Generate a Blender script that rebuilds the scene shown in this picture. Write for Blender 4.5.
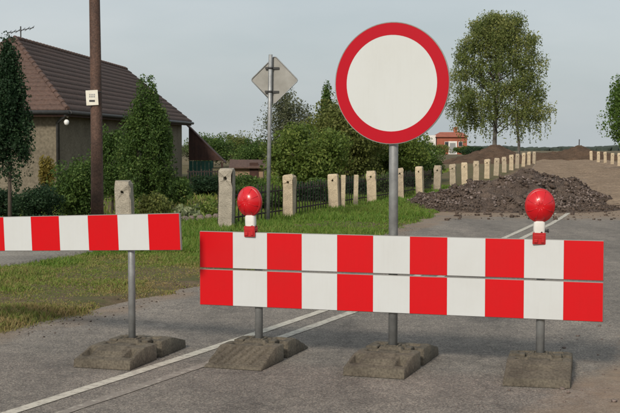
import bpy, math, random
import numpy as np
from mathutils import Vector, Matrix
for o in list(bpy.data.objects): bpy.data.objects.remove(o)
scene = bpy.context.scene
COL = scene.collection
R = math.radians
sin, cos, pi = math.sin, math.cos, math.pi

# ------------------------------------------------------------------ camera, sky, sun, exposure
CAM_H, FPX, PITCH = 1.46, 1230.0, R(3.07)
cam = bpy.data.cameras.new('camera'); camo = bpy.data.objects.new('camera', cam); COL.objects.link(camo)
camo.location = (0, 0, CAM_H); camo.rotation_euler = (pi / 2 - PITCH, 0, 0)
cam.sensor_width = 36.0; cam.lens = FPX / 620 * 36.0; cam.clip_start = .1; cam.clip_end = 20000
scene.camera = camo
SUN_AZ, SUN_EL = R(180 + 22), R(31.5)
world = bpy.data.worlds.new('World'); scene.world = world; world.use_nodes = True
wt = world.node_tree; wt.nodes.clear()
def wn(t): return wt.nodes.new(t)
sky = wn('ShaderNodeTexSky'); sky.sky_type = 'NISHITA'; sky.sun_disc = False
sky.sun_elevation = SUN_EL; sky.sun_rotation = SUN_AZ; sky.air_density = 1.0; sky.dust_density = 3.0; sky.ozone_density = 1.5
tc = wn('ShaderNodeTexCoord'); mp = wn('ShaderNodeMapping'); mp.inputs['Scale'].default_value = (1, 1, 3.2)
nz = wn('ShaderNodeTexNoise'); nz.inputs['Scale'].default_value = 2.3; nz.inputs['Detail'].default_value = 5; nz.inputs['Roughness'].default_value = .52
cr = wn('ShaderNodeValToRGB'); cr.color_ramp.elements[0].position = .3; cr.color_ramp.elements[1].position = .72
cr.color_ramp.elements[0].color = (3.7, 4.2, 4.4, 1); cr.color_ramp.elements[1].color = (5.4, 5.65, 5.75, 1)   # veil of thin grey cloud
mx = wn('ShaderNodeMix'); mx.data_type = 'RGBA'; mx.inputs['Factor'].default_value = .82
bg = wn('ShaderNodeBackground'); bg.inputs['Strength'].default_value = .1
wo = wn('ShaderNodeOutputWorld')
wt.links.new(tc.outputs['Generated'], mp.inputs['Vector']); wt.links.new(mp.outputs[0], nz.inputs['Vector'])
wt.links.new(nz.outputs['Fac'], cr.inputs['Fac'])
wt.links.new(sky.outputs[0], mx.inputs['A']); wt.links.new(cr.outputs[0], mx.inputs['B'])
wt.links.new(mx.outputs['Result'], bg.inputs['Color']); wt.links.new(bg.outputs[0], wo.inputs[0])
sl = bpy.data.lights.new('sun', 'SUN'); sl.energy = 2.35; sl.angle = R(9.0); sl.color = (1, .915, .80)
so = bpy.data.objects.new('sun', sl); COL.objects.link(so)
sdir = Vector((sin(SUN_AZ) * cos(SUN_EL), cos(SUN_AZ) * cos(SUN_EL), sin(SUN_EL)))
so.rotation_euler = sdir.to_track_quat('Z', 'Y').to_euler(); so.location = (-20, -20, 30)
vs = scene.view_settings; vs.view_transform = 'Standard'; vs.look = 'None'; vs.exposure = 0.36; vs.gamma = 1; vs.use_curve_mapping = False
scene.cycles.max_bounces = 6; scene.cycles.transparent_max_bounces = 8

rng = np.random.default_rng(7); random.seed(7)

def at(px, py, d):
    """ray through a photo pixel (620x413) out to depth d"""
    xc = (px - 310) / FPX; yc = (206.5 - py) / FPX
    v = (xc, cos(PITCH) + yc * sin(PITCH), -sin(PITCH) + yc * cos(PITCH))
    s = d / v[1]
    return Vector((v[0] * s, d, CAM_H + v[2] * s))

# ------------------------------------------------------------------ helpers
def tag(o, label=None, cat=None, group=None, kind=None):
    if label: o['label'] = label
    if cat: o['category'] = cat
    if group: o['group'] = group
    if kind: o['kind'] = kind
    return o
def empty(name, loc=(0, 0, 0), rz=0):
    o = bpy.data.objects.new(name, None); COL.objects.link(o); o.location = loc; o.rotation_euler = (0, 0, rz)
    o.empty_display_size = .2
    return o
def add(name, me, parent=None, loc=None, rot=None):
    o = bpy.data.objects.new(name, me); COL.objects.link(o)
    if parent: o.parent = parent
    if loc is not None: o.location = loc
    if rot is not None: o.rotation_euler = rot
    return o
def copy_tree(o, parent=None):
    c = o.copy(); COL.objects.link(c)
    if parent: c.parent = parent
    for ch in list(o.children): copy_tree(ch, c)
    return c
def mesh_np(name, V, F, mat=None, smooth=False, fattr=None, pattr=None):
    V = np.asarray(V, dtype=np.float32); F = np.asarray(F, dtype=np.int32)
    me = bpy.data.meshes.new(name)
    n, k = F.shape
    me.vertices.add(len(V)); me.vertices.foreach_set('co', V.ravel())
    me.loops.add(n * k); me.loops.foreach_set('vertex_index', F.ravel())
    me.polygons.add(n); me.polygons.foreach_set('loop_start', np.arange(0, n * k, k, dtype=np.int32))
    if smooth: me.polygons.foreach_set('use_smooth', np.ones(n, dtype=bool))
    for nm, a in (fattr or {}).items():
        at_ = me.attributes.new(nm, 'FLOAT', 'FACE'); at_.data.foreach_set('value', np.asarray(a, dtype=np.float32))
    for nm, a in (pattr or {}).items():
        at_ = me.attributes.new(nm, 'FLOAT', 'POINT'); at_.data.foreach_set('value', np.asarray(a, dtype=np.float32))
    me.update(calc_edges=True); me.validate()
    if mat: me.materials.append(mat)
    return me
class MB:
    def __init__(s): s.v = []; s.f = []; s.sm = []
    def quad(s, *p, smooth=False):
        i = len(s.v); s.v += [tuple(q) for q in p]; s.f.append(tuple(range(i, i + len(p)))); s.sm.append(smooth)
    def box(s, c, h, rz=0, M=None, bev=0.0):
        cx, cy, cz = c; hx, hy, hz = h
        pts = []
        b = min(bev, hx * .9, hy * .9, hz * .9)
        if b <= 0:
            for z in (-hz, hz):
                for x, y in ((-hx, -hy), (hx, -hy), (hx, hy), (-hx, hy)): pts.append(Vector((x, y, z)))
            fs = [(3, 2, 1, 0), (4, 5, 6, 7)] + [(i, (i + 1) % 4, 4 + (i + 1) % 4, 4 + i) for i in range(4)]
        else:
            def ring(z, ins):
                X, Y = hx - ins, hy - ins
                return [Vector((x, y, z)) for x, y in ((-X + b, -Y), (X - b, -Y), (X, -Y + b), (X, Y - b), (X - b, Y), (-X + b, Y), (-X, Y - b), (-X, -Y + b))] if X > b and Y > b else \
                       [Vector((x, y, z)) for x, y in ((-X, -Y), (X, -Y), (X, -Y), (X, Y), (X, Y), (-X, Y), (-X, Y), (-X, -Y))]
            rs = [ring(-hz, b * .7), ring(-hz + b, 0), ring(hz - b, 0), ring(hz, b * .7)]
            for r in rs: pts += r
            fs = [tuple(range(7, -1, -1)), tuple(range(24, 32))]
            for k in range(3):
                for i in range(8): fs.append((k * 8 + i, k * 8 + (i + 1) % 8, k * 8 + 8 + (i + 1) % 8, k * 8 + 8 + i))
        Q = Matrix.Rotation(rz, 3, 'Z') if M is None else M
        i0 = len(s.v)
        for p in pts: s.v.append(tuple(Q @ p + Vector(c)))
        for f in fs: s.f.append(tuple(i0 + i for i in f)); s.sm.append(False)
        return s
    def tube(s, pts, rad, n=10, cap=True, smooth=True):
        pts = [Vector(p) for p in pts]; rad = rad if hasattr(rad, '__len__') else [rad] * len(pts)
        i0 = len(s.v); prev = None
        for k, p in enumerate(pts):
            t = (pts[min(k + 1, len(pts) - 1)] - pts[max(k - 1, 0)]).normalized()
            if prev is None:
                a = Vector((0, 0, 1)) if abs(t.z) < .9 else Vector((1, 0, 0)); u = t.cross(a).normalized()
            else:
                u = (prev - t * prev.dot(t)).normalized()
            prev = u; w = t.cross(u)
            for j in range(n):
                an = 2 * pi * j / n
                s.v.append(tuple(p + (u * cos(an) + w * sin(an)) * rad[k]))
        for k in range(len(pts) - 1):
            for j in range(n):
                a, b = i0 + k * n + j, i0 + k * n + (j + 1) % n
                s.f.append((a, b, b + n, a + n)); s.sm.append(smooth)
        if cap:
            s.f.append(tuple(range(i0 + n - 1, i0 - 1, -1))); s.sm.append(False)
            e = i0 + (len(pts) - 1) * n; s.f.append(tuple(range(e, e + n))); s.sm.append(False)
        return s
    def lathe(s, prof, n=32, M=None, smooth=True):
        """prof: (radius, height) along local z"""
        M = M or Matrix.Identity(4); i0 = len(s.v)
        for r, h in prof:
            for j in range(n):
                an = 2 * pi * j / n; s.v.append(tuple(M @ Vector((r * cos(an), r * sin(an), h))))
        for k in range(len(prof) - 1):
            for j in range(n):
                a, b = i0 + k * n + j, i0 + k * n + (j + 1) % n
                s.f.append((a, b, b + n, a + n)); s.sm.append(smooth)
        s.f.append(tuple(range(i0 + n - 1, i0 - 1, -1))); s.sm.append(False)
        e = i0 + (len(prof) - 1) * n; s.f.append(tuple(range(e, e + n))); s.sm.append(False)
        return s
    def mesh(s, name, mat):
        me = bpy.data.meshes.new(name); me.from_pydata(s.v, [], s.f)
        me.polygons.foreach_set('use_smooth', s.sm); me.update()
        if mat: me.materials.append(mat)
        return me
    def build(s, name, mat, parent=None, loc=None, rot=None):
        return add(name, s.mesh(name, mat), parent, loc, rot)

# value noise in numpy (for shapes and for where grass grows)
_tab = rng.random((256, 256))
def vnoise(x, y):
    x = np.asarray(x, float); y = np.asarray(y, float)
    xi = np.floor(x).astype(int); yi = np.floor(y).astype(int); fx = x - xi; fy = y - yi
    fx = fx * fx * (3 - 2 * fx); fy = fy * fy * (3 - 2 * fy)
    g = lambda a, b: _tab[a & 255, b & 255]
    return (g(xi, yi) * (1 - fx) + g(xi + 1, yi) * fx) * (1 - fy) + (g(xi, yi + 1) * (1 - fx) + g(xi + 1, yi + 1) * fx) * fy
def fbm(x, y, o=4):
    s = 0; a = .5; t = 0
    for k in range(o):
        s = s + a * vnoise(np.asarray(x) * 2 ** k + 17.3 * k, np.asarray(y) * 2 ** k + 9.1 * k); t += a; a *= .5
    return s / t
def sstep(a, b, x):
    t = np.clip((np.asarray(x, float) - a) / (b - a), 0, 1); return t * t * (3 - 2 * t)

# ------------------------------------------------------------------ materials
def new_mat(name):
    m = bpy.data.materials.new(name); m.use_nodes = True
    nt = m.node_tree; b = nt.nodes['Principled BSDF']
    return m, nt, b
def N(nt, t, **kw):
    n = nt.nodes.new(t)
    for k, v in kw.items():
        if k in n.inputs: n.inputs[k].default_value = v
        else: setattr(n, k, v)
    return n
def ramp(nt, fac, stops):
    r = nt.nodes.new('ShaderNodeValToRGB'); e = r.color_ramp.elements
    while len(e) < len(stops): e.new(.5)
    for k, (p, c) in enumerate(stops):
        e[k].position = p; e[k].color = (*c, 1) if len(c) == 3 else c
    nt.links.new(fac, r.inputs['Fac']); return r.outputs['Color']
def mixc(nt, fac, a, b, bt='MIX'):
    m = nt.nodes.new('ShaderNodeMix'); m.data_type = 'RGBA'; m.blend_type = bt
    for s, v in (('Factor', fac), ('A', a), ('B', b)):
        if hasattr(v, 'is_linked'): nt.links.new(v, m.inputs[s])
        elif s == 'Factor': m.inputs[s].default_value = v
        else: m.inputs[s].default_value = (*v, 1)
    return m.outputs['Result']
def noise(nt, scale, detail=4, rough=.55, vec=None, obj=True):
    n = N(nt, 'ShaderNodeTexNoise', Scale=scale, Detail=detail, Roughness=rough)
    if vec is None:
        t = nt.nodes.new('ShaderNodeTexCoord'); vec = t.outputs['Object'] if obj else nt.nodes.new('ShaderNodeNewGeometry').outputs['Position']
    nt.links.new(vec, n.inputs['Vector']); return n.outputs['Fac']
def math_(nt, op, a, b=None):
    m = nt.nodes.new('ShaderNodeMath'); m.operation = op
    for i, v in enumerate((a, b)):
        if v is None: continue
        if hasattr(v, 'is_linked'): nt.links.new(v, m.inputs[i])
        else: m.inputs[i].default_value = v
    return m.outputs[0]
def attr(nt, name):
    a = nt.nodes.new('ShaderNodeAttribute'); a.attribute_name = name; return a.outputs['Fac']
def bump(nt, b, h, strength=.3, dist=.01):
    n = N(nt, 'ShaderNodeBump', Strength=strength, Distance=dist)
    nt.links.new(h, n.inputs['Height']); nt.links.new(n.outputs[0], b.inputs['Normal'])
def worn(name, base, dark, rough=.7, scale=8, spread=(.35, .7), bmp=.15, bdist=.005, metallic=0, fine=None, spec=.5, vary=False):
    m, nt, b = new_mat(name)
    f = noise(nt, scale, 6, .62)
    c = ramp(nt, f, [(spread[0], dark), (spread[1], base)])
    if fine:
        c = mixc(nt, fine, c, ramp(nt, noise(nt, scale * 14, 3), [(.3, (.35, .35, .35)), (.7, (1.3, 1.3, 1.3))]), 'MULTIPLY')
    nt.links.new(c, b.inputs['Base Color']); b.inputs['Roughness'].default_value = rough; b.inputs['Metallic'].default_value = metallic
    b.inputs['Specular IOR Level'].default_value = spec
    if vary:
        oi = nt.nodes.new('ShaderNodeObjectInfo')
        c = mixc(nt, 1.0, c, ramp(nt, oi.outputs['Random'], [(0, (.72, .72, .74)), (.5, (.95, .93, .9)), (1, (1.15, 1.12, 1.05))]), 'MULTIPLY'); nt.links.new(c, b.inputs['Base Color'])
    if bmp: bump(nt, b, noise(nt, scale * 6, 4), bmp, bdist)
    return m
M = {}
def film(name, base, dirt, rough=.38):
    """retro-reflective film: even colour, faint honeycomb, road grime"""
    m, nt, b = new_mat(name)
    g = nt.nodes.new('ShaderNodeNewGeometry').outputs['Position']
    f = ramp(nt, noise(nt, 3.5, 6, .65, g), [(.42, (0, 0, 0)), (.8, (1, 1, 1))])
    c = mixc(nt, math_(nt, 'MULTIPLY', f, .5), base, dirt)
    mp_ = N(nt, 'ShaderNodeMapping', Scale=(60, 60, 4)); nt.links.new(g, mp_.inputs['Vector'])
    st = ramp(nt, noise(nt, 1, 4, .6, mp_.outputs[0]), [(.50, (1, 1, 1)), (.78, (.93, .925, .915))])
    c = mixc(nt, .38, c, st, 'MULTIPLY')
    nt.links.new(c, b.inputs['Base Color']); b.inputs['Roughness'].default_value = rough
    b.inputs['Specular IOR Level'].default_value = .22
    return m
M['red'] = film('red_film', (.56, .004, .008), (.47, .010, .011))
M['white'] = film('white_film', (.555, .575, .575), (.50, .505, .49))
M['signred'] = film('sign_red', (.43, .003, .014), (.37, .006, .015))
M['signwhite'] = film('sign_white', (.565, .588, .58), (.525, .54, .52))
M['galv'] = worn('galvanised_steel', (.34, .35, .35), (.23, .235, .235), .5, 14, metallic=.45)
M['alu'] = worn('sign_back_alloy', (.29, .285, .265), (.22, .215, .195), .5, 5, metallic=.35, bmp=0)
M['dark'] = worn('dark_metal', (.05, .05, .05), (.03, .03, .03), .6, 12)
M['foot'] = worn('recycled_rubber_foot', (.165, .142, .108), (.082, .070, .054), .9, 5, (.3, .72), .6, .006, fine=.6, spec=.2)
M['concrete'] = worn('post_concrete', (.58, .49, .36), (.38, .32, .235), .9, 7, (.3, .65), .7, .02, fine=.5, spec=.2, vary=True)
M['concrete_grey'] = worn('post_stone_grey', (.44, .395, .32), (.26, .235, .19), .9, 9, (.3, .68), .8, .02, fine=.45, spec=.2)
M['pole'] = worn('tarred_pole_wood', (.145, .078, .054), (.066, .037, .027), .75, 3, bmp=.5, bdist=.02, fine=.8)
M['picket'] = worn('old_dark_wood', (.035, .024, .02), (.016, .012, .01), .85, 6)
M['plate'] = worn('enamel_plate', (.78, .76, .68), (.66, .62, .52), .4, 9, bmp=0)
M['print'] = worn('black_print', (.03, .03, .03), (.05, .05, .05), .5, 9, bmp=0)
M['stucco'] = worn('aged_plaster', (.225, .195, .145), (.15, .13, .096), .95, 1.1, (.3, .7), .5, .02, fine=.5, spec=.1)
M['roof'] = worn('brown_roof_tile', (.118, .066, .048), (.078, .046, .035), .75, 1.3, (.25, .75), .3, .01, fine=.6)
M['wood'] = worn('brown_boards', (.07, .03, .02), (.035, .017, .013), .85, 4)
M['green'] = worn('green_boards', (.018, .10, .07), (.01, .06, .043), .7, 3)
M['brick'] = worn('orange_brick', (.42, .13, .075), (.30, .085, .05), .85, .9, fine=.7)
M['tan'] = worn('tan_plaster', (.34, .24, .15), (.22, .15, .10), .9, 2)
M['glass'], _nt, _b = new_mat('window_glass'); _b.inputs['Base Color'].default_value = (.03, .035, .04, 1); _b.inputs['Roughness'].default_value = .08
M['lamp_glass'], _nt, _b = new_mat('opal_glass'); _b.inputs['Base Color'].default_value = (.8, .8, .78, 1); _b.inputs['Roughness'].default_value = .2
M['paintw'] = worn('white_paint', (.74, .73, .70), (.6, .58, .54), .6, 5, bmp=0)
m, nt, b = new_mat('red_lens'); M['lens'] = m
b.inputs['Base Color'].default_value = (.56, .004, .010, 1); b.inputs['Roughness'].default_value = .3
b.inputs['Coat Weight'].default_value = .3; b.inputs['Coat Roughness'].default_value = .15; b.inputs['Subsurface Weight'].default_value = .25
b.inputs['Subsurface Radius'].default_value = (.03, .004, .004); b.inputs['Subsurface Scale'].default_value = .5
M['redplast'] = worn('red_plastic', (.48, .012, .016), (.36, .014, .014), .4, 12, bmp=0)

# asphalt
def asphalt():
    m, nt, b = new_mat('old_asphalt')
    g = nt.nodes.new('ShaderNodeNewGeometry').outputs['Position']
    mpb = N(nt, 'ShaderNodeMapping', Rotation=(0, 0, R(21)), Scale=(1.6, .32, 1)); nt.links.new(g, mpb.inputs['Vector'])
    big = ramp(nt, noise(nt, .75, 6, .62, mpb.outputs[0]), [(.30, (.132, .119, .106)), (.50, (.186, .167, .147)), (.70, (.24, .214, .187))])
    mid = ramp(nt, noise(nt, 5, 5, .7, g), [(.3, (.74, .74, .75)), (.72, (1.2, 1.19, 1.17))])
    c = mixc(nt, 1.0, big, mid, 'MULTIPLY')
    v = N(nt, 'ShaderNodeTexVoronoi', Scale=115.0); nt.links.new(g, v.inputs['Vector'])
    st = ramp(nt, v.outputs['Color'], [(.12, (.5, .48, .46)), (.55, (1.0, 1.0, 1.0)), (.92, (1.85, 1.8, 1.7))])
    c = mixc(nt, .85, c, st, 'MULTIPLY')
    # a few tar-dark cracks that wander across
    mpp = N(nt, 'ShaderNodeMapping', Rotation=(0, 0, R(25)), Scale=(.55, .22, 1)); nt.links.new(g, mpp.inputs['Vector'])
    wv = N(nt, 'ShaderNodeTexVoronoi', Scale=1.0, feature='DISTANCE_TO_EDGE')
    dn = N(nt, 'ShaderNodeTexNoise', Scale=3.0, Detail=5); nt.links.new(g, dn.inputs['Vector'])
    av = nt.nodes.new('ShaderNodeVectorMath'); av.operation = 'MULTIPLY_ADD'
    nt.links.new(dn.outputs['Color'], av.inputs[0]); av.inputs[1].default_value = (.22, .22, 0); nt.links.new(mpp.outputs[0], av.inputs[2])
    nt.links.new(av.outputs[0], wv.inputs['Vector'])
    ck = ramp(nt, wv.outputs['Distance'], [(.0, (.45, .45, .45)), (.012, (1, 1, 1))])
    c = mixc(nt, .35, c, ck, 'MULTIPLY')
    # earth carried onto the road (mask from the mesh, broken up by noise)
    dm = math_(nt, 'ADD', attr(nt, 'dirt'), math_(nt, 'MULTIPLY', math_(nt, 'SUBTRACT', noise(nt, 1.7, 6, .68, g), .5), 1.1))
    dm = ramp(nt, dm, [(.38, (0, 0, 0)), (.78, (1, 1, 1))])
    dc = ramp(nt, noise(nt, 7, 5, .65, g), [(.3, (.175, .125, .085)), (.7, (.285, .205, .138))])
    c = mixc(nt, math_(nt, 'MULTIPLY', dm, .88), c, dc)
    nt.links.new(c, b.inputs['Base Color']); b.inputs['Roughness'].default_value = .88; b.inputs['Specular IOR Level'].default_value = .3
    h = math_(nt, 'ADD', v.outputs['Distance'], math_(nt, 'MULTIPLY', noise(nt, 40, 3, .5, g), 1.5))
    bump(nt, b, h, .5, .006)
    return m
M['asphalt'] = asphalt()
def line_paint():
    m, nt, b = new_mat('worn_road_paint')
    g = nt.nodes.new('ShaderNodeNewGeometry').outputs['Position']
    w = ramp(nt, math_(nt, 'ADD', noise(nt, 16, 6, .75, g), math_(nt, 'MULTIPLY', attr(nt, 'wear'), .5)), [(.5, (0, 0, 0)), (.72, (1, 1, 1))])
    c = mixc(nt, w, (.50, .465, .39), (.21, .183, .155))
    nt.links.new(c, b.inputs['Base Color']); b.inputs['Roughness'].default_value = .8
    bump(nt, b, noise(nt, 120, 3, .5, g), .3, .004)
    return m
M['line'] = line_paint()
def ground_mat():
    m, nt, b = new_mat('verge_ground')
    g = nt.nodes.new('ShaderNodeNewGeometry').outputs['Position']
    soil = ramp(nt, noise(nt, 9, 8, .75, g), [(.3, (.10, .07, .046)), (.7, (.19, .135, .085))])
    grass = ramp(nt, noise(nt, 8, 8, .78, g), [(.3, (.06, .08, .022)), (.55, (.10, .105, .036)), (.75, (.20, .155, .075))])
    f = ramp(nt, noise(nt, 1.6, 8, .72, g), [(.38, (0, 0, 0)), (.56, (1, 1, 1))])
    c = mixc(nt, math_(nt, 'MULTIPLY', f, .85), grass, soil)
    dirt = ramp(nt, noise(nt, 1.4, 6, .7, g), [(.3, (.125, .085, .056)), (.7, (.225, .16, .105))])
    dm = math_(nt, 'ADD', attr(nt, 'dirt'), math_(nt, 'MULTIPLY', math_(nt, 'SUBTRACT', noise(nt, 1.1, 5, .65, g), .5), .8))
    c = mixc(nt, ramp(nt, dm, [(.4, (0, 0, 0)), (.65, (1, 1, 1))]), c, dirt)
    fld = ramp(nt, noise(nt, .02, 4, .6, g), [(.35, (.10, .085, .055)), (.65, (.17, .135, .08))])
    c = mixc(nt, attr(nt, 'field'), c, fld)
    nt.links.new(c, b.inputs['Base Color']); b.inputs['Roughness'].default_value = .95; b.inputs['Specular IOR Level'].default_value = .15
    bump(nt, b, noise(nt, 25, 5, .7, g), .8, .03)
    return m
M['ground'] = ground_mat()
def foliage(name, c0, c1, c2, tr=.36):
    m, nt, b = new_mat(name)
    c = ramp(nt, attr(nt, 'v'), [(.0, c0), (.55, c1), (1, c2)])
    nt.links.new(c, b.inputs['Base Color']); b.inputs['Roughness'].default_value = .6; b.inputs['Specular IOR Level'].default_value = .25
    t = nt.nodes.new('ShaderNodeBsdfTranslucent'); nt.links.new(c, t.inputs['Color'])
    mm = nt.nodes.new('ShaderNodeMixShader'); mm.inputs[0].default_value = tr
    nt.links.new(b.outputs[0], mm.inputs[1]); nt.links.new(t.outputs[0], mm.inputs[2])
    nt.links.new(mm.outputs[0], nt.nodes['Material Output'].inputs['Surface'])
    return m
M['f_birch'] = foliage('birch_leaves', (0.0878, 0.1282, 0.0371), (0.1769, 0.2073, 0.0603), (0.3538, 0.3456, 0.1217))
M['f_thuja'] = foliage('thuja_sprays', (0.0378, 0.0765, 0.018), (0.0743, 0.1321, 0.0295), (0.162, 0.2294, 0.0577))
M['f_dark'] = foliage('dark_conifer', (0.0135, 0.0362, 0.0154), (0.0243, 0.0556, 0.0231), (0.0473, 0.0862, 0.0333))
M['f_mid'] = foliage('garden_leaves', (0.0624, 0.1044, 0.0198), (0.1235, 0.1808, 0.0346), (0.26, 0.3013, 0.0741))
M['f_olive'] = foliage('olive_leaves', (0.0806, 0.1044, 0.0272), (0.156, 0.1808, 0.0469), (0.299, 0.2946, 0.0988))
M['f_grey'] = foliage('grey_green_leaves', (0.075, 0.0901, 0.0475), (0.125, 0.1416, 0.0772), (0.2125, 0.2189, 0.1306))
M['f_yellow'] = foliage('yellow_leaves', (.14, .12, .025), (.24, .19, .04), (.36, .29, .08))
M['f_pale'] = foliage('pale_hosta', (.16, .20, .09), (.30, .34, .18), (.48, .48, .32))
M['f_bright'] = foliage('fresh_leaves', (.05, .10, .018), (.09, .16, .028), (.16, .24, .05))
M['grass'] = foliage('grass_blades', (0.0952, 0.2019, 0.0234), (0.1736, 0.2192, 0.0447), (0.3024, 0.2307, 0.1011), .35)
M['bark'] = worn('bark', (.10, .08, .06), (.05, .04, .03), .9, 6)
M['birchbark'] = worn('birch_bark', (.30, .28, .25), (.08, .07, .06), .85, 3)
M['rubble'] = worn('broken_asphalt', (.145, .108, .085), (.064, .048, .040), .95, 2.2, (.3, .7), .8, .04, fine=.8, spec=.15)
M['stone'] = worn('rubble_stone', (.26, .205, .18), (.12, .095, .085), .9, 1.5, (.3, .7), .4, .02, spec=.2)
M['earth'] = worn('heaped_earth', (.14, .092, .062), (.075, .05, .034), .95, 1.5, (.3, .7), .8, .05, fine=.7, spec=.1)
M['track'] = worn('driven_earth', (.33, .245, .17), (.20, .142, .098), .95, .9, (.3, .7), .9, .05, fine=.7, spec=.1)
M['paving'] = worn('path_concrete', (.33, .30, .26), (.22, .20, .17), .9, 2.5, (.3, .7), .4, .01, fine=.7)
M['wood_far'] = worn('far_woodland', (.05, .065, .05), (.03, .042, .035), 1, .02)

# ------------------------------------------------------------------ lie of the land
_cy = np.array([-40, 0, 6.4, 8.33, 9.6, 13.5, 18.2, 23.8, 34, 50, 65, 75, 100, 200, 4000.])
_cx = np.array([-22.5, -4.4, -1.46, -.58, 0.0, 1.5, 3.05, 4.91, 7.6, 10.9, 13.9, 15.9, 20.5, 38, 700.])
def cx_(y): return np.interp(y, _cy, _cx)
_yy = np.linspace(-40, 300, 1361); _k = np.ones(25) / 25
_cs = np.convolve(np.pad(np.interp(_yy, _cy, _cx), 12, mode='reflect', reflect_type='odd'), _k, 'valid')
def c_(y): return np.where(np.asarray(y) < 290, np.interp(y, _yy, _cs), np.interp(y, _cy, _cx))
def lw(y): return np.interp(y, [0, 9, 11.5, 17, 24, 34, 60], [2.15, 2.15, 2.1, 2.1, 2.45, 2.5, 2.1])   # left half width
def rw(y): return np.interp(y, [0, 9, 26, 60], [3.7, 3.7, 2.8, 2.1])
def crest(y): return -np.where(np.asarray(y) > 95, (np.asarray(y) - 95) * .0082 * sstep(95, 160, y), 0)
def zground(x, y):
    x = np.asarray(x, float); y = np.asarray(y, float)
    wob = (vnoise(x * 1.9 + 3, y * 1.9) - .5) * .30 + (vnoise(x * 6, y * 6) - .5) * .10
    dl = c_(y) - lw(y) - x + wob * (y < 60); dr = x - c_(y) - rw(y) + wob
    z = np.full(np.broadcast(x, y).shape, -.04)
    n = (fbm(x * 1.3, y * 1.3) - .5) * .07
    left = -.04 + .07 * sstep(-.05, .22, dl) + .01 * sstep(.2, 1.6, dl) + n * sstep(.1, .6, dl) - .16 * sstep(4.2, 8, dl) * (y < 90)
    right = -.04 + .06 * sstep(-.05, .5, dr) + .25 * sstep(1, 5, dr) + n
    z = np.where(dl > -.05, left, z); z = np.where(dr > -.05, right, z)
    return z + crest(y)
ys = np.concatenate([np.arange(-40, 4, 2.0), np.arange(4, 8, .3), np.arange(8, 28, .14), np.arange(28, 50, .4), np.arange(50, 110, 1.5), np.geomspace(110, 6000, 60)])
of = np.concatenate([-np.geomspace(400, 9, 40), np.arange(-8.6, 4.0, .14), np.geomspace(4.2, 300, 40)])
sc_ = 1 + np.maximum(0, ys - 60) / 30
X = c_(ys)[:, None] + of[None, :] * sc_[:, None]; Y = np.repeat(ys[:, None], len(of), 1)
Z = zground(X, Y)
def grid_faces(nr, nc):
    i = np.arange(nr - 1)[:, None] * nc + np.arange(nc - 1)[None, :]; i = i.ravel()
    return np.stack([i, i + 1, i + nc + 1, i + nc], 1)
dirt = sstep(-.6, .4, X - c_(Y) - rw(Y)) * sstep(5.5, 2.5, X - c_(Y) - rw(Y))
dirt = np.maximum(dirt, .42 * sstep(.5, .0, np.abs(c_(Y) - lw(Y) - X - .1)) * (Y < 30))
dirt = np.maximum(dirt, .75 * sstep(1.6, .2, c_(Y) - lw(Y) - X) * sstep(32, 40, Y))
dirt = dirt * sstep(140, 100, Y)
field = sstep(60, 100, Y)
me = mesh_np('ground', np.stack([X, Y, Z], -1).reshape(-1, 3), grid_faces(len(ys), len(of)), M['ground'], True, pattr={'dirt': dirt.ravel(), 'field': field.ravel()})
tag(add('ground', me), kind='structure')

# road sheet
ry = np.concatenate([np.arange(-38, 4, 1.5), np.arange(4, 40, .35), np.arange(40, 150, 1.5)])
ro = np.linspace(0, 1, 25)
RX = c_(ry)[:, None] + (-(lw(ry) + .12)[:, None] * (1 - ro)[None] + (rw(ry) + .12)[:, None] * ro[None])
RY = np.repeat(ry[:, None], 25, 1)
RZ = crest(RY) + 0 * RX
o_ = RX - c_(RY)
rd = np.maximum(sstep(1.8, 3.3, o_) * .8, sstep(20.5, 25.5, RY + .45 * o_ * (o_ > 0)) * .95)
rd = np.maximum(rd, .62 * sstep(-1.35, -2.1, o_))
rd = np.maximum(rd, .18)
me = mesh_np('road', np.stack([RX, RY, RZ], -1).reshape(-1, 3), grid_faces(len(ry), 25), M['asphalt'], True, pattr={'dirt': rd.ravel()})
road = tag(add('road', me), kind='structure')

# double centre line: two thin worn sheets on the asphalt, parts of the road
def centre_line(off, w, y0, y1, wear):
    yy = np.arange(y0, y1, .25); t = np.gradient(c_(yy), yy); nx = 1 / np.sqrt(1 + t * t); ny = -t * nx
    V = []; W = []
    for s in (-1, 1):
        jag = (vnoise(yy * 9, yy * 0 + 5 * s + off * 40) - .5) * .012
        px = c_(yy) + (off + s * w / 2 + jag) * nx; py = yy + (off + s * w / 2 + jag) * ny
        V.append(np.stack([px, py, crest(py) + .0035 + 0 * py], 1)); W.append(np.full(len(yy), wear))
    n = len(yy); V = np.concatenate(V); i = np.arange(n - 1)
    me = mesh_np('centre_line', V, np.stack([i, i + n, i + n + 1, i + 1], 1), M['line'], pattr={'wear': np.concatenate(W)})
    return add('centre_line', me, road)
centre_line(-.19, .085, 3, 26, .05); centre_line(.07, .075, 3, 8.6, .46); centre_line(.07, .085, 8.6, 26, .09)

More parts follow.
